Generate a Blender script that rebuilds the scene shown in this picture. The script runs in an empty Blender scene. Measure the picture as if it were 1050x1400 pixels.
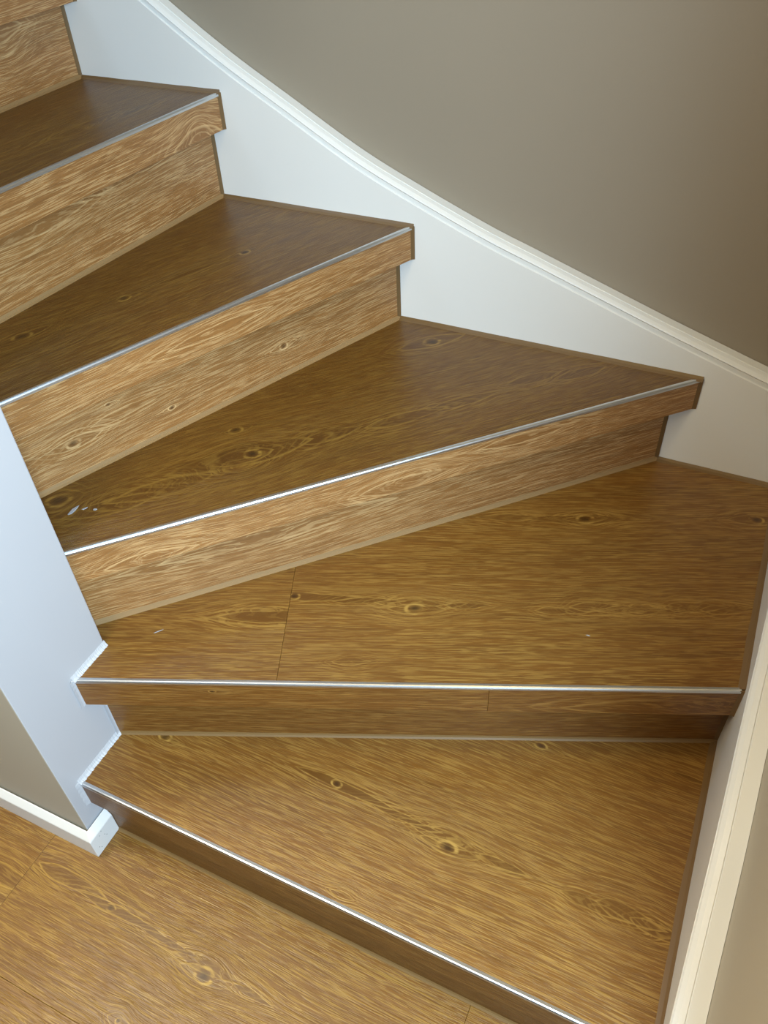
import bpy, bmesh, math, random
from mathutils import Vector, Matrix
import numpy as np
random.seed(7)
S = bpy.context.scene
COL = S.collection

# ------------------------------------------------------------------ camera
cam_d = bpy.data.cameras.new('camera')
cam_d.sensor_fit = 'VERTICAL'
cam_d.sensor_height = 36.0
cam_d.lens = 36.0 * 1109.523 / 1400.0
cam_d.clip_start = 0.02
cam = bpy.data.objects.new('camera', cam_d)
COL.objects.link(cam)
R_ = Vector((0.9053306, 0.4231625, -0.0361941))
U_ = Vector((-0.2648008, 0.6290395, 0.7308829))
F_ = Vector((-0.3320497, 0.6521065, -0.6815425))
M = Matrix((R_, U_, -F_)).transposed().to_4x4()
M.translation = Vector((0, 0, 1.329))
cam.matrix_world = M
S.camera = cam

# ------------------------------------------------------------------ light
S.view_settings.view_transform = 'Standard'
S.view_settings.look = 'None'
S.view_settings.exposure = 0.06
S.view_settings.gamma = 1.0
S.view_settings.use_curve_mapping = False
w = bpy.data.worlds.new('world')
S.world = w
w.use_nodes = True
w.node_tree.nodes['Background'].inputs['Color'].default_value = (1, 1, 1, 1)
w.node_tree.nodes['Background'].inputs['Strength'].default_value = 0.0


def area(name, loc, target, sx, sy, col, power):
    d = bpy.data.lights.new(name, 'AREA')
    d.shape = 'RECTANGLE'
    d.size, d.size_y = sx, sy
    d.color = col
    d.energy = power
    o = bpy.data.objects.new(name, d)
    COL.objects.link(o)
    o.location = loc
    o.rotation_euler = (Vector(target) - Vector(loc)).to_track_quat('-Z', 'Y').to_euler()
    return o


LIGHTS = [
    # daylight from the hall, past the free end of the right wall, then an added fill
    ('daylight_hall_near', (.4, -.2, 1.4), (-.6, .8, .5), .3, .5, (.58, .80, 1.0), 39.0),
    ('daylight_hall_far', (2.8, -1.6, 1.2), (-.6, .8, .5), 1.2, 1.6, (.66, .85, 1.0), 38.0),
    ('hall_left_fill', (-.55, 0, 1.3), (-.6, .8, .5), .3, .3, (1, .84, .58), 2.8),  # added warm fill in front of the steps, no daylight source here
    # warm ceiling lamps and an added fill
    ('hall_ceiling_light', (-1.5, .1, 2.7), (-1.5, .1, 0), .4, .4, (1, .90, .70), 40.0),
    ('partition_fill', (-.72, .08, 1.6), (-.55, .45, .2), .3, .3, (1, .90, .68), 4.8),  # added fill beside the partition, no fixture; lifts the lower left
    ('stair_ceiling_light', (-.05, .6, 3.0), (-.05, .7, 0), .4, .4, (1, .68, .20), 8.5),
    # added blue fill above the upper landing, cools the left of the back string
    ('landing_fill', (-1.75, .85, 2.9), (-1.0, 1.2, 1.0), .5, .5, (.45, .70, 1.0), 10.0),
]
for a in LIGHTS:
    area(*a)

# ------------------------------------------------------------------ helpers
def lin(c):
    return tuple(((v / 255) / 12.92 if v / 255 <= 0.04045 else ((v / 255 + 0.055) / 1.055) ** 2.4) for v in c) + (1.0,)


class NT:
    """tiny node-tree writer"""
    def __init__(self, tree):
        self.t = tree

    def node(self, typ, **kw):
        n = self.t.nodes.new(typ)
        for k, v in kw.items():
            setattr(n, k, v)
        return n

    def put(self, sock, v):
        if isinstance(v, bpy.types.NodeSocket):
            self.t.links.new(v, sock)
        elif v is not None:
            sock.default_value = v

    def m(self, op, a, b=None, c=None, clamp=False):
        n = self.node('ShaderNodeMath', operation=op, use_clamp=clamp)
        self.put(n.inputs[0], a)
        if b is not None:
            self.put(n.inputs[1], b)
        if c is not None:
            self.put(n.inputs[2], c)
        return n.outputs[0]

    def xyz(self, x, y, z=0.0):
        n = self.node('ShaderNodeCombineXYZ')
        for i, v in enumerate((x, y, z)):
            self.put(n.inputs[i], v)
        return n.outputs[0]

    def noise(self, vec, scale=1.0, detail=2.0, rough=0.5, dist=0.0):
        n = self.node('ShaderNodeTexNoise')
        n.noise_dimensions = '3D'
        self.put(n.inputs['Vector'], vec)
        n.inputs['Scale'].default_value = scale
        n.inputs['Detail'].default_value = detail
        n.inputs['Roughness'].default_value = rough
        n.inputs['Distortion'].default_value = dist
        return n.outputs['Fac']

    def step(self, x, lo, hi, smooth=True):
        n = self.node('ShaderNodeMapRange')
        n.interpolation_type = 'SMOOTHSTEP' if smooth else 'LINEAR'
        self.put(n.inputs['Value'], x)
        n.inputs['From Min'].default_value = lo
        n.inputs['From Max'].default_value = hi
        n.inputs['To Min'].default_value = 0.0
        n.inputs['To Max'].default_value = 1.0
        return n.outputs['Result']

    def mix(self, f, a, b, mode='MIX'):
        n = self.node('ShaderNodeMix', data_type='RGBA', blend_type=mode)
        n.clamp_factor = True
        self.put(n.inputs[0], f)
        self.put(n.inputs[6], a)
        self.put(n.inputs[7], b)
        return n.outputs[2]


def feature_group():
    """one figure in the grain: a pointed lens of flat grain with pale outlines and (optionally) a knot"""
    g = bpy.data.node_groups.new('grain_figure', 'ShaderNodeTree')
    for nm in ('u', 'v', 'cu', 'cv', 'lm', 'lp', 'w', 'r', 'fill'):
        g.interface.new_socket(nm, in_out='INPUT', socket_type='NodeSocketFloat')
    for nm in ('shift', 'fill', 'line', 'dark', 'ring'):
        g.interface.new_socket(nm, in_out='OUTPUT', socket_type='NodeSocketFloat')
    N = NT(g)
    i = N.node('NodeGroupInput').outputs
    o = N.node('NodeGroupOutput').inputs
    du = N.m('SUBTRACT', i['u'], i['cu'])
    dv = N.m('SUBTRACT', i['v'], i['cv'])
    pos = N.m('GREATER_THAN', du, 0.0)
    L = N.m('ADD', N.m('MULTIPLY', i['lp'], pos), N.m('MULTIPLY', i['lm'], N.m('SUBTRACT', 1.0, pos)))
    q = N.m('DIVIDE', du, L)
    q2 = N.m('MULTIPLY', q, q)
    av = N.m('DIVIDE', N.m('ABSOLUTE', dv), i['w'])
    ell = N.m('ADD', q2, av)
    # grain is pushed apart around the figure
    e = N.m('ADD', q2, N.m('MULTIPLY', N.m('MULTIPLY', av, av), 0.16))
    g0 = N.m('EXPONENT', N.m('MULTIPLY', e, -1.0))
    N.put(o['shift'], N.m('MULTIPLY', N.m('MULTIPLY', dv, g0), -0.74))
    fade = N.m('EXPONENT', N.m('MULTIPLY', N.m('SUBTRACT', ell, 1.0), -0.75))
    fade = N.m('MINIMUM', fade, 1.0)
    inside = N.m('SUBTRACT', 1.0, N.step(ell, 0.80, 0.98))
    N.put(o['fill'], N.m('MULTIPLY', inside, i['fill']))
    ph = N.m('FRACT', N.m('DIVIDE', N.m('ADD', ell, 0.56), 0.8))
    ln = N.m('MULTIPLY', N.step(ph, 0.60, 0.88), N.m('SUBTRACT', 1.0, N.step(ph, 0.93, 1.0)))
    out_ = N.step(ell, 0.70, 0.80)
    N.put(o['line'], N.m('MULTIPLY', N.m('MULTIPLY', ln, fade), out_))
    rr = N.m('DIVIDE', N.m('SQRT', N.m('ADD', N.m('MULTIPLY', N.m('MULTIPLY', du, du), 0.5), N.m('MULTIPLY', dv, dv))),
             N.m('MAXIMUM', i['r'], 0.0001))
    N.put(o['dark'], N.m('SUBTRACT', 1.0, N.step(rr, 0.10, 0.95)))
    N.put(o['ring'], N.m('MULTIPLY', N.step(rr, 0.65, 0.9), N.m('SUBTRACT', 1.0, N.step(rr, 1.0, 1.3))))
    return g


FIG = feature_group()
# board tints, own tone with light and shade mixed in: treads low down, treads higher up, upright boards
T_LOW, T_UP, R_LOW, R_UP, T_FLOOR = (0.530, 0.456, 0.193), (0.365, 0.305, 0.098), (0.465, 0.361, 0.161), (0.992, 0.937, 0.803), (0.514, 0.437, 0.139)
BASE, PALE, DEEP, KNOT = lin((158, 114, 68)), lin((220, 186, 140)), lin((106, 73, 43)), lin((50, 31, 17))
OAK_ROUGH = 0.37


def oak(name, feats=(), seed=0.0, tint=(1, 1, 1), tickscale=1.0):
    m = bpy.data.materials.new(name)
    m.use_nodes = True
    t = m.node_tree
    N = NT(t)
    b = t.nodes['Principled BSDF']
    uv = N.node('ShaderNodeUVMap', uv_map='grain').outputs[0]
    sp = N.node('ShaderNodeSeparateXYZ')
    t.links.new(uv, sp.inputs[0])
    u, v = sp.outputs[0], sp.outputs[1]
    # wandering of the grain and jitter of figures
    n1 = N.noise(N.xyz(N.m('MULTIPLY', u, 2.2), N.m('MULTIPLY', v, 9.0), seed), 1.0, 2.0)
    v1 = N.m('ADD', v, N.m('MULTIPLY', N.m('SUBTRACT', n1, 0.5), 0.020))
    n2 = N.noise(N.xyz(N.m('MULTIPLY', u, 38.0), N.m('MULTIPLY', v, 130.0), seed + 3.1), 1.0, 2.0, 0.55)
    n3 = N.noise(N.xyz(N.m('MULTIPLY', u, 9.0), N.m('MULTIPLY', v, 36.0), seed + 7.7), 1.0, 1.0)
    vj = N.m('ADD', v, N.m('ADD', N.m('MULTIPLY', N.m('SUBTRACT', n2, 0.5), 0.0045), N.m('MULTIPLY', N.m('SUBTRACT', n3, 0.5), 0.012)))
    vw = v1
    fill = line = dark = ring = None
    for (cu, cv, lm, lp, wd, r, fl) in feats:
        g = N.node('ShaderNodeGroup')
        g.node_tree = FIG
        N.put(g.inputs['u'], u)
        N.put(g.inputs['v'], vj)
        for nm, val in zip(('cu', 'cv', 'lm', 'lp', 'w', 'r', 'fill'), (cu, cv, lm, lp, wd, r, fl)):
            g.inputs[nm].default_value = val
        vw = N.m('ADD', vw, g.outputs['shift'])
        mx = (lambda a, c: c if a is None else N.m('MAXIMUM', a, c))
        fill, line = mx(fill, g.outputs['fill']), mx(line, g.outputs['line'])
        if r > 0:
            dark, ring = mx(dark, g.outputs['dark']), mx(ring, g.outputs['ring'])
    # fine limed pores: short pale dashes, darker pores and thin growth lines along the grain
    def nz(fu, fv, sd, det=1.5, ro=0.6):
        return N.noise(N.xyz(N.m('MULTIPLY', u, fu), N.m('MULTIPLY', vw, fv), seed + sd), 1.0, det, ro)
    a = nz(24.0, 800.0, 0.0)
    c = nz(30.0, 700.0, 11.3, 2.0)
    s = nz(3.0, 70.0, 5.0, 2.5)
    big = nz(3.5, 16.0, 2.0, 2.0)
    dens = nz(7.0, 26.0, 21.0, 1.0)
    rl = N.m('ABSOLUTE', N.m('SUBTRACT', nz(4.0, 240.0, 31.0, 1.0), 0.5))
    rl = N.m('SUBTRACT', 1.0, N.step(rl, 0.0, 0.05))
    rd = N.m('ABSOLUTE', N.m('SUBTRACT', nz(3.0, 180.0, 41.0, 1.0), 0.5))
    rd = N.m('SUBTRACT', 1.0, N.step(rd, 0.0, 0.05))
    gate = N.step(nz(20.0, 120.0, 51.0, 1.0), 0.40, 0.58)
    pale = N.m('MULTIPLY', N.step(a, 0.53, 0.61), N.m('ADD', 0.5, N.m('MULTIPLY', dens, 0.65)))
    pale = N.m('MAXIMUM', pale, N.m('MULTIPLY', N.m('MULTIPLY', rl, gate), 0.85))
    pore = N.step(c, 0.55, 0.65)
    pore = N.m('MAXIMUM', pore, N.m('MULTIPLY', rd, 0.8))
    streak = N.step(s, 0.42, 0.70)
    col = N.mix(N.m('MULTIPLY', N.step(big, 0.3, 0.75), 0.22), BASE, DEEP)
    col = N.mix(N.m('MULTIPLY', streak, 0.26), col, DEEP)
    if fill is not None:
        calm = N.m('SUBTRACT', 1.0, N.m('MULTIPLY', fill, 0.85, clamp=True))
        pale = N.m('MULTIPLY', pale, calm)
        pore = N.m('MULTIPLY', pore, calm)
        col = N.mix(N.m('MULTIPLY', fill, 0.46), col, DEEP)
    col = N.mix(N.m('MULTIPLY', pore, 0.34), col, DEEP)
    col = N.mix(N.m('MULTIPLY', pale, 0.60), col, PALE)
    if fill is not None:
        lw = N.m('ADD', 0.4, N.m('MULTIPLY', N.step(n3, 0.35, 0.6), 0.6))
        col = N.mix(N.m('MULTIPLY', N.m('MULTIPLY', line, lw), 0.62, clamp=True), col, PALE)
    if dark is not None:
        col = N.mix(N.m('MULTIPLY', N.m('MULTIPLY', dark, N.m('ADD', 0.45, n2)), 0.72, clamp=True), col, KNOT)
        col = N.mix(N.m('MULTIPLY', ring, N.step(n2, 0.35, 0.65), clamp=True), col, PALE)
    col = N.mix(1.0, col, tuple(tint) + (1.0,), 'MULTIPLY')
    t.links.new(col, b.inputs['Base Color'])
    b.inputs['Roughness'].default_value = OAK_ROUGH
    b.inputs['Specular IOR Level'].default_value = 0.5
    bp = N.node('ShaderNodeBump')
    bp.inputs['Strength'].default_value = 0.25
    bp.inputs['Distance'].default_value = 0.0006
    t.links.new(N.m('SUBTRACT', pale, pore), bp.inputs['Height'])
    t.links.new(bp.outputs[0], b.inputs['Normal'])
    return m


def paint(name, rgb, rough, bump=0.0, scale=900.0, spec=0.5):
    m = bpy.data.materials.new(name)
    m.use_nodes = True
    t = m.node_tree
    N = NT(t)
    b = t.nodes['Principled BSDF']
    co = N.node('ShaderNodeTexCoord').outputs['Object']
    n = N.noise(co, 3.0, 3.0)
    c = lin(rgb)
    col = N.mix(N.m('MULTIPLY', N.step(n, 0.3, 0.7), 0.5), c, tuple(x * 0.95 for x in c[:3]) + (1,))
    t.links.new(col, b.inputs['Base Color'])
    b.inputs['Roughness'].default_value = rough
    b.inputs['Specular IOR Level'].default_value = spec
    if bump:
        bp = N.node('ShaderNodeBump')
        bp.inputs['Strength'].default_value = bump
        bp.inputs['Distance'].default_value = 0.001
        t.links.new(N.noise(co, scale, 3.0), bp.inputs['Height'])
        t.links.new(bp.outputs[0], b.inputs['Normal'])
    return m


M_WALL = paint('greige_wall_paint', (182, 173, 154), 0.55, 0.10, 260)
M_WALL_B = paint('greige_wall_paint_back', (149, 138, 121), 0.55, 0.10, 260)  # same paint as the other walls, with shade put into its colour
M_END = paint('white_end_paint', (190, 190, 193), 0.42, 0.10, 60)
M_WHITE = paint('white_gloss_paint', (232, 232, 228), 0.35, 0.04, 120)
M_SKIRT = paint('white_skirting_paint', (231, 231, 228), 0.30)
M_CEIL = paint('ceiling_paint', (235, 232, 225), 0.7)
M_SEAL = paint('brown_sealant', (112, 86, 52), 0.45)
M_FOOT = paint('tan_sealant', (146, 116, 76), 0.6, spec=0.25)
M_FOOT_LOW = paint('olive_sealant', (122, 94, 56), 0.5, spec=0.3)
M_CAULK = paint('white_caulk', (192, 194, 198), 0.5, 0.2, 300)
M_HOLE = paint('dark_hole', (40, 38, 36), 0.8)
M_SMEAR = paint('paint_smear', (160, 163, 170), 0.6)
M_ALU = bpy.data.materials.new('aluminium')
M_ALU.use_nodes = True
_b = M_ALU.node_tree.nodes['Principled BSDF']
_b.inputs['Base Color'].default_value = (0.66, 0.68, 0.70, 1)
_b.inputs['Metallic'].default_value = 1.0
_b.inputs['Roughness'].default_value = 0.36


def mesh_obj(name, verts, faces, mat, parent=None, smooth=False, mats=None, fmat=None):
    me = bpy.data.meshes.new(name)
    me.from_pydata([tuple(v) for v in verts], [], faces)
    bm = bmesh.new()
    bm.from_mesh(me)
    bmesh.ops.recalc_face_normals(bm, faces=bm.faces[:])
    bm.to_mesh(me)
    bm.free()
    for mm in (mats or [mat]):
        me.materials.append(mm)
    if fmat:
        for i, k in enumerate(fmat):
            me.polygons[i].material_index = k
    if smooth:
        for pl in me.polygons:
            pl.use_smooth = True
    o = bpy.data.objects.new(name, me)
    COL.objects.link(o)
    if parent:
        o.parent = parent
    return o


def prism(poly, z0, z1):
    n = len(poly)
    V = [(x, y, z0) for x, y in poly] + [(x, y, z1) for x, y in poly]
    Fs = [tuple(range(n - 1, -1, -1)), tuple(range(n, 2 * n))]
    for i in range(n):
        j = (i + 1) % n
        Fs.append((i, j, n + j, n + i))
    return V, Fs


def grain_uv(o, a, d, zl, fixed_face=None):
    """UV in metres: u along the grain; v across it on top, upward on upright faces"""
    me = o.data
    uvl = me.uv_layers.new(name='grain')
    n = Vector((-d[1], d[0]))
    for pl in me.polygons:
        up = abs(pl.normal.z) > 0.6
        for li in pl.loop_indices:
            co = me.vertices[me.loops[li].vertex_index].co
            q = Vector((co.x - a[0], co.y - a[1]))
            uu = q.x * d[0] + q.y * d[1]
            vv = (q.x * n.x + q.y * n.y) if up else co.z - zl
            uvl.data[li].uv = (uu, vv)


def bevel(o, wdt, seg=2, ang=30):
    md = o.modifiers.new('bevel', 'BEVEL')
    md.width = wdt
    md.segments = seg
    md.limit_method = 'ANGLE'
    md.angle_limit = math.radians(ang)


def fillet(name, p0, p1, da, db, sa, sb, mat, parent, seg=1, jit=0.0):
    """triangular bead in the corner between two faces, from p0 to p1"""
    p0, p1, da, db = Vector(p0), Vector(p1), Vector(da).normalized(), Vector(db).normalized()
    V, Fs = [], []
    for i in range(seg + 1):
        p = p0.lerp(p1, i / seg)
        ja = sa * (1 + random.uniform(-jit, jit))
        jb = sb * (1 + random.uniform(-jit, jit) * 0.5)
        mid = p + da * ja * 0.40 + db * jb * 0.40
        V += [p - da * 0.0005 - db * 0.0005, p + da * ja, mid, p + db * jb]
    for i in range(seg):
        k = 4 * i
        for a, b in ((0, 1), (1, 2), (2, 3), (3, 0)):
            Fs.append((k + a, k + b, k + 4 + b, k + 4 + a))
    Fs += [(0, 1, 2, 3), tuple(4 * seg + x for x in (3, 2, 1, 0))]
    return mesh_obj(name, V, Fs, mat, parent)


def catmull(pts, n=10):
    P = [pts[0]] + list(pts) + [pts[-1]]
    out = []
    for i in range(1, len(P) - 2):
        p0, p1, p2, p3 = P[i - 1:i + 3]
        for k in range(n):
            t = k / n
            out.append(tuple(0.5 * (2 * b + (-a + c) * t + (2 * a - 5 * b + 4 * c - d) * t * t + (-a + 3 * b - 3 * c + d) * t ** 3)
                             for a, b, c, d in zip(p0, p1, p2, p3)))
    out.append(tuple(pts[-1]))
    return out


# ------------------------------------------------------------------ dimensions (metres)
XF = -0.743           # white end face of the partition
XR, YB = 0.147, 1.265  # faces of the right and back strings
XW, YW = 0.182, 1.301  # walls behind them
YP0, YP1 = 0.3335, 0.50  # partition faces
LV = {0: 0.0, 1: 0.168, 2: 0.353, 3: 0.538, 4: 0.723, 5: 0.908, 6: 1.093, 7: 1.278}
FR = {1: ((XF, .36), (XR, .36)), 2: ((XF, .4265), (XR, .7965)), 3: ((-.764, .5), (-.027, YB)), 4: ((-.880, .5), (-.5585, YB)),
      5: ((-1.0015, .5), (-.926, YB)), 6: ((-1.200, .5), (-1.201, YB)), 7: ((-1.43, .5), (-1.43, YB))}
RI = {1: ((XF, .375), (XR, .375)), 2: ((XF, .459), (XR, .8345)), 3: ((-.811, .5), (-.068, YB)), 4: ((-.912, .5), (-.5885, YB)),
      5: ((-1.036, .5), (-.955, YB)), 6: ((-1.2285, .5), (-1.234, YB)), 7: ((-1.46, .5), (-1.46, YB))}
NOSE = 0.060


def dirs(seg):
    a, b = Vector(seg[0]), Vector(seg[1])
    d = (b - a).normalized()
    return a, b, d, Vector((-d.y, d.x))


# ------------------------------------------------------------------ setting
def structure(o):
    o['kind'] = 'structure'
    return o


def slab(name, x0, x1, y0, y1, z0, z1, mat, parent=None):
    V, Fs = prism([(x0, y0), (x1, y0), (x1, y1), (x0, y1)], z0, z1)
    return mesh_obj(name, V, Fs, mat, parent)


X_END, Y_END, Z_TOP = -3.0, -4.5, 3.2
X_HALL = 4.0
Y_RW = 0.27          # free end of the right wall
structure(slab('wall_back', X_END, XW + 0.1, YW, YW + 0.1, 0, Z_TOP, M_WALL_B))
structure(slab('wall_right', XW, XW + 0.1, Y_RW, YW, 0, Z_TOP, M_WALL))
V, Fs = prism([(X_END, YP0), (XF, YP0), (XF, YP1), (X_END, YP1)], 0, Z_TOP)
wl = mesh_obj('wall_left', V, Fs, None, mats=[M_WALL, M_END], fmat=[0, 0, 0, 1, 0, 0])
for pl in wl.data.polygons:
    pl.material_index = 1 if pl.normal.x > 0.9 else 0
bevel(wl, 0.0018, 2)
structure(wl)
structure(slab('ceiling', X_END, X_HALL + .1, Y_END, YW + 0.1, Z_TOP, Z_TOP + 0.1, M_CEIL))
structure(slab('wall_front', X_END, X_HALL + .1, Y_END - 0.1, Y_END, 0, Z_TOP, M_WALL))
structure(slab('wall_hall_right', X_HALL, X_HALL + .1, Y_END, YW + 0.1, 0, Z_TOP, M_WALL))
structure(slab('wall_hall_left', X_END - 0.1, X_END, Y_END, YW + 0.1, 0, Z_TOP, M_WALL))

# floor: sub-base and laminate planks, grain along x
floor = structure(slab('floor', X_END, X_HALL, Y_END, YW, -0.06, -0.009, M_SEAL))


def decor(u, v, s=1.0):
    """the printed oak figure that repeats on the boards; (u, v) is its small knot"""
    L = [(0, 0, .075, .11, .0085, .0062, 1.0), (.105, -.006, .045, .075, .006, 0, 1.0),
         (.193, -.022, .045, .05, .011, .0105, .5), (.182, -.010, .055, .07, .010, 0, .45), (.268, -.014, .03, .045, .0065, 0, 1.0)]
    return [(u + a * s, v + b * s, c * s, d * s, e, r, f) for a, b, c, d, e, r, f in L]


def flame(u, v, n=3, sp=0.045, w=0.009, fl=0.5):
    return [(u + i * sp + 0.006 * ((i * 37) % 3 - 1), v + 0.004 * ((i * 53) % 3 - 1), 0.03, 0.07, w * (0.8 + 0.3 * ((i * 29) % 3) / 2), 0, fl) for i in range(n)]


FU, FV = -.823, 0.0    # origin of floor grain
ff = decor(.165, .264) + [(.056, .272, .05, .10, .012, 0, .7), (.278, .140, .02, .02, .008, .003, .3), (.93, .25, .06, .1, .01, .006, .8)]
M_FL = [oak('oak_floor_a', ff, 0.3, T_FLOOR), oak('oak_floor_b', [(-.05, .232, .08, .10, .016, 0, .6), (-.05, .20, .08, .08, .010, 0, .5)], 4.1, T_FLOOR), oak('oak_floor_c', decor(.6, .0) + decor(-.9, -.3), 8.2, T_FLOOR)]
rows = []
yj = [-4.5, -4.301, -4.038, -3.775, -3.512, -3.249, -2.986, -2.723, -2.46, -2.197, -1.934, -1.671, -1.408, -1.145, -.882, -.619, -.413 + 0.0, -.15, .113, .376]
G = 0.0002


def plank(x0, x1, y0, y1, mat, idx):
    o = slab('plank', x0 + G, x1 - G, y0 + G, y1 - G, -0.009, 0.0, mat, floor)
    bevel(o, 0.0003, 1)
    grain_uv(o, (FU, FV), (1.0, 0.0), 0)
    return o


for r in range(len(yj) - 1):
    y0, y1 = yj[r], yj[r + 1]
    if abs(y1 - .376) < .01:
        xs = [X_END, -2.02, -.8235, -.0875, 1.11, 2.31, X_HALL]
    else:
        off = (r * 0.47) % 1.2
        xs = [X_END] + [x for x in np.arange(X_END + 0.25 + off, X_HALL - .2, 1.2)] + [X_HALL]
    for i in range(len(xs) - 1):
        last = r == len(yj) - 2
        mt = M_FL[0] if (last and i == 2) else M_FL[1] if (last and i == 1) else M_FL[(r + i) % 2 + 1]
        plank(float(xs[i]), float(xs[i + 1]), y0, y1, mt, i)
# floor continues past the right wall in the hall
for (y0, y1) in ((.376, .639), (.639, .902), (.902, 1.165), (1.165, YW)):
    plank(XW + 0.1, 1.3, y0, y1, M_FL[1], 0)
    plank(1.3, X_HALL, y0, y1, M_FL[2], 0)

# skirting on the partition, mitred round its end
PROF = [(0.0028, 0.0), (0.0135, 0.0), (0.0135, 0.0490), (0.0128, 0.0510), (0.0042, 0.0645), (0.0028, 0.0645)]


def skirt(name, path, parent=None):
    V, Fs = [], []
    k = len(PROF)
    for (x, y, ox, oy) in path:
        for d, z in PROF:
            V.append((x + ox * d, y + oy * d, z))
    for s in range(len(path) - 1):
        for i in range(k):
            j = (i + 1) % k
            Fs.append((s * k + i, s * k + j, (s + 1) * k + j, (s + 1) * k + i))
    Fs += [tuple(range(k)), tuple(range((len(path) - 1) * k, len(path) * k))[::-1]]
    o = mesh_obj(name, V, Fs, M_SKIRT, parent)
    bevel(o, 0.0006, 1)
    return o


sk = structure(skirt('baseboard_left', [(X_END, YP0, 0, -1), (XF - 0.0001, YP0, 1, -1)]))
rb = skirt('return_board', [(XF, YP0 - 0.0001, 1, -1), (XF, 0.3745, 1, 0)], sk)
for (yy, zz) in ((.330, .018), (.3335, .012), (.339, .040), (.348, .030), (.351, .024), (.345, .046)):
    V = [(XF + 0.01365 + (0.0006 if q else -0.001), yy + 0.0007 * math.cos(t * math.pi / 4), zz + 0.0007 * math.sin(t * math.pi / 4)) for q in (0, 1) for t in range(8)]
    V = [(x - 0.0005, y, z) for x, y, z in V]
    Fs = [tuple(range(8)), tuple(range(8, 16))] + [(i, (i + 1) % 8, 8 + (i + 1) % 8, 8 + i) for i in range(8)]
    mesh_obj('nail_hole', V, Fs, M_HOLE, rb)

# strings: white boards along the walls with a moulded, swept top edge
BACK = [(-3.0, 2.32), (-1.7, 1.475), (-1.3, 1.205), (-1.0639, 1.0412), (-.9246, .9507), (-.8002, .8814), (-.6706, .8109), (-.5556, .7600),
        (-.4293, .7095), (-.3400, .6790), (-.2432, .6459), (-.1132, .6015), (-.0494, .5806), (.0758, .5405), (.147, .521), (.182, .512)]
RIGHT = [(1.301, .512), (1.265, .521), (1.10, .480), (.8895, .4215), (.8200, .3990), (.7220, .3610), (.5824, .3133), (.5010, .2755), (.3875, .2205), (Y_RW, .170)]
# (depth from the string's face towards the wall, height above the string's line)
TOPP = [(0.0, 0.0), (0.0030, 0.0012), (0.0034, 0.0090), (0.0004, 0.0118), (-0.0006, 0.0128), (0.0010, 0.0150), (0.0060, 0.0182), (0.0130, 0.0202),
        (0.0136, 0.0186), (0.0150, 0.0204), (0.0345, 0.0206)]


def string_board(name, line, to3d, zdrop=0.0):
    P = catmull(line, 8)
    V, Fs = [], []
    k = len(TOPP) + 2
    for s, z in P:
        V.append(to3d(s, 0.0, 0.0))
        for d, v in TOPP:
            V.append(to3d(s, d, z + v))
        V.append(to3d(s, 0.0345, 0.0))
    for q in range(len(P) - 1):
        for i in range(k):
            j = (i + 1) % k
            Fs.append((q * k + i, q * k + j, (q + 1) * k + j, (q + 1) * k + i))
    Fs += [tuple(range(k)), tuple(range((len(P) - 1) * k, len(P) * k))[::-1]]
    o = mesh_obj(name, V, Fs, M_WHITE)
    return structure(o)


string_board('trim_1', BACK, lambda s, d, z: (s, YB + d, z))
string_board('trim_2', RIGHT, lambda s, d, z: (XR + d, s, z))

# ------------------------------------------------------------------ staircase
stairs = bpy.data.objects.new('staircase', None)
COL.objects.link(stairs)
stairs.location = (0, 0, 0)
stairs['label'] = 'oak-look winder staircase with metal nosing strips turning left between white strings'
stairs['category'] = 'staircase'

T_FEAT = {
    1: decor(.371, .163) + flame(.764, .150, 3, .042, .010, .6) + [(.075, .122, .02, .03, .006, .008, .3), (.639, .353, .03, .04, .006, .007, .4), (.864, .391, .03, .03, .004, 0, 1.0), (.455, .02, .02, .02, .005, 0, .3)],
    2: decor(.307, .167) + [(.79, .349, .11, .07, .013, .010, .8), (.79, .349, .04, .04, .009, 0, .5), (.66, .352, .06, .05, .010, 0, .8), (1.079, .347, .05, .05, .012, .008, .6)] + flame(.72, .148, 6, .048, .009, .55) + [(.407, .041, .03, .03, .006, 0, .3)],
    3: [(0.306, 0.112, 0.14, 0.1, 0.026, 0.009, 0.5), (0.29, 0.11, 0.06, 0.05, 0.0182, 0, 0.4), (0.17, 0.086, 0.1, 0.07, 0.0208, 0, 0.5), (0.09, 0.076, 0.08, 0.07, 0.0182, 0, 0.5), (0.42, 0.108, 0.04, 0.07, 0.013, 0, 0.5), (0.55, 0.103, 0.06, 0.09, 0.0143, 0, 0.6), (0.66, 0.107, 0.06, 0.08, 0.0117, 0, 0.5),
        (0.296, 0.182, 0.02, 0.03, 0.0078, 0.008, 0.3), (0.012, 0.119, 0.045, 0.04, 0.026, 0.013, 0.5), (0.693, 0.3, 0.07, 0.07, 0.0182, 0.011, 0.6), (0.8, 0.118, 0.05, 0.06, 0.013, 0, 0.6), (0.88, 0.1, 0.05, 0.06, 0.013, 0, 0.6)],
    4: [(.564, .134, .04, .03, .006, .007, .8), (.46, .140, .09, .07, .008, 0, .5), (.338, .139, .03, .03, .006, .008, .5), (.173, .146, .05, .05, .010, .010, .6), (.66, .12, .05, .05, .006, 0, .5)],
    5: [(.546, .093, .10, .08, .012, 0, .5), (.50, .090, .05, .05, .010, 0, .5), (.64, .070, .06, .06, .009, 0, .4)],
    6: [],
    7: [],
}
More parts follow.
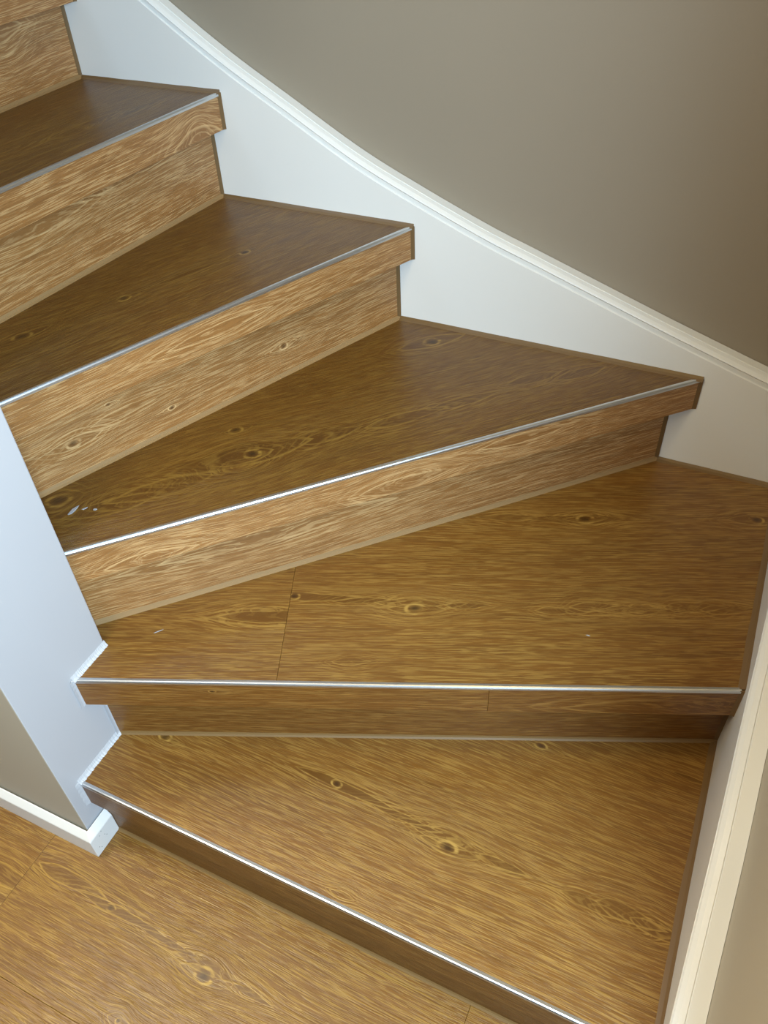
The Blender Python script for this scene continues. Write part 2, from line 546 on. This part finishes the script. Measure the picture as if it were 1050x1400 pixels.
N_FEAT = {
    1: [(.45, -.03, .1, .1, .01, 0, .4)],
    2: [(.204, -.019, .02, .03, .005, .004, .4), (.80, -.05, .16, .12, .018, 0, .3)],
    3: [(.10, -.050, .05, .09, .014, 0, .5), (.12, -.047, .02, .05, .007, 0, .4), (.50, -.045, .06, .10, .015, 0, .6), (.53, -.040, .03, .06, .008, 0, .5), (.72, -.018, .08, .1, .010, 0, .4)],
    4: [(.42, -.03, .1, .1, .01, 0, .2)],
    5: [(.70, -.058, .07, .06, .022, 0, .4), (.70, -.058, .03, .03, .012, 0, .3)],
    6: [],
    7: [],
}
R_FEAT = {
    1: [], 2: [(.6, -.07, .2, .12, .02, 0, .2)], 3: [(.35, -.10, .2, .2, .02, 0, .15)],
    4: [(.169, -.124, .045, .05, .011, .008, .5), (.25, -.112, .05, .09, .008, 0, .3), (.237, -.089, .02, .02, .004, .004, .2), (.334, -.144, .02, .02, .004, .005, .2), (.559, -.128, .03, .03, .006, .006, .4), (.593, -.134, .03, .05, .006, 0, .3), (.06, -.125, .06, .06, .010, 0, .4)],
    5: [(.36, -.082, .13, .10, .014, 0, .6), (.52, -.072, .08, .12, .008, 0, .6)],
    6: [(.60, -.075, .06, .06, .02, 0, .4)], 7: [],
}


def off(seg, t):
    a, b, d, n = dirs(seg)
    return [tuple(a + n * t), tuple(b + n * t)]


def oak_piece(name, poly, z0, z1, k, seg, mat, parent, bv=0.0):
    V, Fs = prism(poly, z0, z1)
    o = mesh_obj(name, V, Fs, mat, parent)
    a, b, d, n = dirs(seg)
    grain_uv(o, tuple(a), (d.x, d.y), LV[k])
    if bv:
        bevel(o, bv, 1)
    return o


def ext(seg, t0, t1):
    """lengthen a plan line so that it meets the walls after being offset"""
    a, b, d, n = dirs(seg)
    return (tuple(a - d * t0), tuple(b + d * t1))


def at_y(seg, t, y):
    a, b, d, n = dirs(seg)
    a = a + n * t
    s = (y - a.y) / d.y
    return (a.x + d.x * s, y)


def at_x(seg, t, x):
    a, b, d, n = dirs(seg)
    a = a + n * t
    s = (x - a.x) / d.x
    return (x, a.y + d.y * s)


def strip_ends(seg, k, t):
    """points where the offset line meets the left and right limits of flight k"""
    left = at_x(seg, t, XF) if k <= 2 else at_y(seg, t, YP1)
    right = at_x(seg, t, XR) if k <= 2 else at_y(seg, t, YB)
    return left, right


FA = 0.007    # fascia thickness
for k in range(1, 8):
    L = LV[k]
    fseg, rseg = FR[k], RI[k]
    a, b, d, n = dirs(fseg)
    # tread outline (behind the edge strip, up to the next riser and 1 cm under it)
    fl, fr = strip_ends(fseg, k, 0.0062)
    if k < 7:
        nl, nr = strip_ends(RI[k + 1], k + 1, 0.006)
    else:
        nl, nr = (X_END + .02, YP1), (X_END + .02, YB)
    if k == 1:
        poly = [fl, fr, at_x(RI[2], .006, XR), at_x(RI[2], .006, XF)]
    elif k == 2:
        poly = [fl, fr, (XR, YB), nr, nl, (XF, YP1)]
    else:
        poly = [fl, fr, nr, nl]
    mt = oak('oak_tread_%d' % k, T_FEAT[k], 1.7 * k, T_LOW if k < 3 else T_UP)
    tr = tuple(c * (0.9, 1.14)[k - 1] for c in R_LOW) if k < 3 else R_UP  # bottom upright boards tinted darker, shade at the stair foot put into colour
    if k == 2:
        tread = oak_piece('tread', poly, L - NOSE, L - 0.0085, k, fseg, mt, stairs)
        seam = 0.301
        mt_l = oak('oak_tread_short_board', [(.262, .126, .075, .20, .012, 0, .8), (.262, .126, .11, .3, .018, 0, .3)], 9.4, T_LOW)
        for side, mat_ in ((-1, mt_l), (1, mt)):
            V, Fs = prism(poly, L - 0.008, L)
            o = mesh_obj('board', V, Fs, mat_, tread)
            bm = bmesh.new()
            bm.from_mesh(o.data)
            pc = a + d * (seam + side * 0.0002)
            r_ = bmesh.ops.bisect_plane(bm, geom=bm.verts[:] + bm.edges[:] + bm.faces[:], plane_co=(pc.x, pc.y, 0), plane_no=(d.x, d.y, 0),
                                        clear_outer=(side < 0), clear_inner=(side > 0))
            bmesh.ops.holes_fill(bm, edges=[e for e in bm.edges if e.is_boundary])
            bmesh.ops.recalc_face_normals(bm, faces=bm.faces[:])
            bm.to_mesh(o.data)
            bm.free()
            grain_uv(o, tuple(a), (d.x, d.y), L)
            bevel(o, 0.0003, 1)
    else:
        tread = oak_piece('tread', poly, L - NOSE, L, k, fseg, mt, stairs)
    # nosing fascia
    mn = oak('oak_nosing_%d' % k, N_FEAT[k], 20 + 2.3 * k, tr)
    p0, p1 = strip_ends(fseg, k, 0.0)
    q0, q1 = strip_ends(fseg, k, 0.0061)
    if k == 2:
        us = 0.608
        A = a + d * (us - .00015)
        B = a + d * (us + .00015)
        oak_piece('nosing', [p0, tuple(A), tuple(A + n * .0061), q0], L - NOSE, L - .0042, k, fseg, mn, tread, .0004)
        oak_piece('nosing', [tuple(B), p1, q1, tuple(B + n * .0061)], L - NOSE, L - .0042, k, fseg,
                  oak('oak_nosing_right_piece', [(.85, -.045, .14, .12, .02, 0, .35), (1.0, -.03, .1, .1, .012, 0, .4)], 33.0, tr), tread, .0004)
    else:
        oak_piece('nosing', [p0, p1, q1, q0], L - NOSE, L - .0042, k, fseg, mn, tread, .0004)
    # aluminium edge strip, a small rounded angle
    prof = [(0.0062, -0.004), (0.0062, 0.0006), (0.0022, 0.0011), (0.0004, 0.0006), (-0.0008, -0.0010), (-0.0010, -0.0042)]
    V, Fs = [], []
    inset = 0.005
    for e in (0, 1):
        for t_, z_ in prof:
            l_, r_ = strip_ends(fseg, k, t_)
            pt = Vector(r_) - d * inset if e else Vector(l_) + d * (0.001)
            V.append((pt.x, pt.y, L + z_))
    m_ = len(prof)
    Fs = [(i, (i + 1) % m_, m_ + (i + 1) % m_, m_ + i) for i in range(m_)] + [tuple(range(m_)), tuple(range(m_, 2 * m_))[::-1]]
    st = mesh_obj('edge_strip', V, Fs, M_ALU, tread)
    st['label'] = 'thin aluminium strip along the front edge'
    # riser
    rl, rr = strip_ends(rseg, k, 0.0)
    bl, br = strip_ends(rseg, k, 0.0055)
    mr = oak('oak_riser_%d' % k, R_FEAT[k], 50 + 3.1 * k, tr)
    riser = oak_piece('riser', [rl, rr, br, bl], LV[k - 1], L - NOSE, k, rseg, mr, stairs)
    # --- brown sealant beads
    rd = dirs(rseg)[2]
    rn = dirs(rseg)[3]
    out = Vector((-rn.x, -rn.y, 0))
    z0 = LV[k - 1]
    wall_in = Vector((-1, 0, 0)) if k <= 2 else Vector((0, -1, 0))
    wx, wy = rr
    along_out = Vector((-rd.x, -rd.y, 0))
    # foot of the riser
    fillet('sealant_bead', (rl[0], rl[1], z0), (rr[0], rr[1], z0), out, (0, 0, 1), .0055 if k > 2 else .0045, .0065 if k > 2 else .005, M_FOOT if k > 2 else M_FOOT_LOW, riser)
    # riser against the wall
    fillet('sealant_bead', (wx, wy, z0), (wx, wy, L - NOSE), along_out, -Vector((rn.x, rn.y, 0)), .007, .003, M_SEAL, riser)
    # nosing end against the wall
    fillet('sealant_bead', (p1[0], p1[1], L - NOSE), (p1[0], p1[1], L + .001), -Vector((d.x, d.y, 0)), -Vector((n.x, n.y, 0)), .007, .003, M_SEAL, tread)
    # tread against the wall(s)
    if k == 1:
        fillet('sealant_bead', (XR, .361, L), (XR, RI[2][1][1], L), (-1, 0, 0), (0, 0, 1), .010, .005, M_SEAL, tread, 10, .12)
    elif k == 2:
        fillet('sealant_bead', (XR, p1[1] + .001, L), (XR, YB, L), (-1, 0, 0), (0, 0, 1), .010, .005, M_SEAL, tread, 10, .12)
        fillet('sealant_bead', (XR, YB, L), (RI[3][1][0], YB, L), (0, -1, 0), (0, 0, 1), .010, .005, M_SEAL, tread, 10, .12)
    elif k < 7:
        fillet('sealant_bead', (p1[0] + .001, YB, L), (RI[k + 1][1][0], YB, L), (0, -1, 0), (0, 0, 1), .010, .005, M_SEAL, tread, 10, .12)
    # --- white caulk against the partition end
    if k <= 2:
        yb = RI[2][0][1] if k == 1 else YP1
        c = fillet('caulk_bead', (XF, p0[1] - .001, L), (XF, yb + .001, L), (1, 0, 0), (0, 0, 1), .006, .009, M_CAULK, tread, 70, .13)
        c2 = fillet('caulk_bead', (XF, p0[1], L - NOSE), (XF, p0[1], L + .003), -Vector((n.x, n.y, 0)), Vector((d.x, d.y, 0)), .008, .003, M_CAULK, tread, 20, .12)
        if k == 2:
            fillet('caulk_bead', (XF, rl[1], z0), (XF, rl[1], L - NOSE), -Vector((rn.x, rn.y, 0)), Vector((rd.x, rd.y, 0)), .006, .002, M_CAULK, riser, 20, .15)

    # small smears of paint left on the treads
    def smear(pts):
        z = L
        c = Vector((sum(p[0] for p in pts) / len(pts), sum(p[1] for p in pts) / len(pts)))
        V = [(x, y, z) for x, y in pts] + [(c.x + (x - c.x) * .7, c.y + (y - c.y) * .7, z + .0005) for x, y in pts]
        q = len(pts)
        Fs = [tuple(range(q)), tuple(range(q, 2 * q))] + [(i, (i + 1) % q, q + (i + 1) % q, q + i) for i in range(q)]
        mesh_obj('paint_smear', V, Fs, M_SMEAR, tread)

    def blob(u, v, l, wd, ang=0.0):
        o_ = a + d * u + n * v
        pts = []
        for i in range(9):
            t_ = 2 * math.pi * i / 9
            rr_ = random.uniform(.7, 1.15)
            x_, y_ = l * math.cos(t_) * rr_, wd * math.sin(t_) * rr_
            xx, yy = x_ * math.cos(ang) - y_ * math.sin(ang), x_ * math.sin(ang) + y_ * math.cos(ang)
            q_ = o_ + d * xx + n * yy
            pts.append((q_.x, q_.y))
        smear(pts)
    if k == 3:
        blob(.030, .088, .012, .0035, .7)
        blob(.047, .086, .005, .002, .2)
        blob(.061, .078, .003, .0025)
    if k == 2:
        blob(.104, .094, .009, .0008, .5)
        blob(.76, .096, .004, .001, -.3)
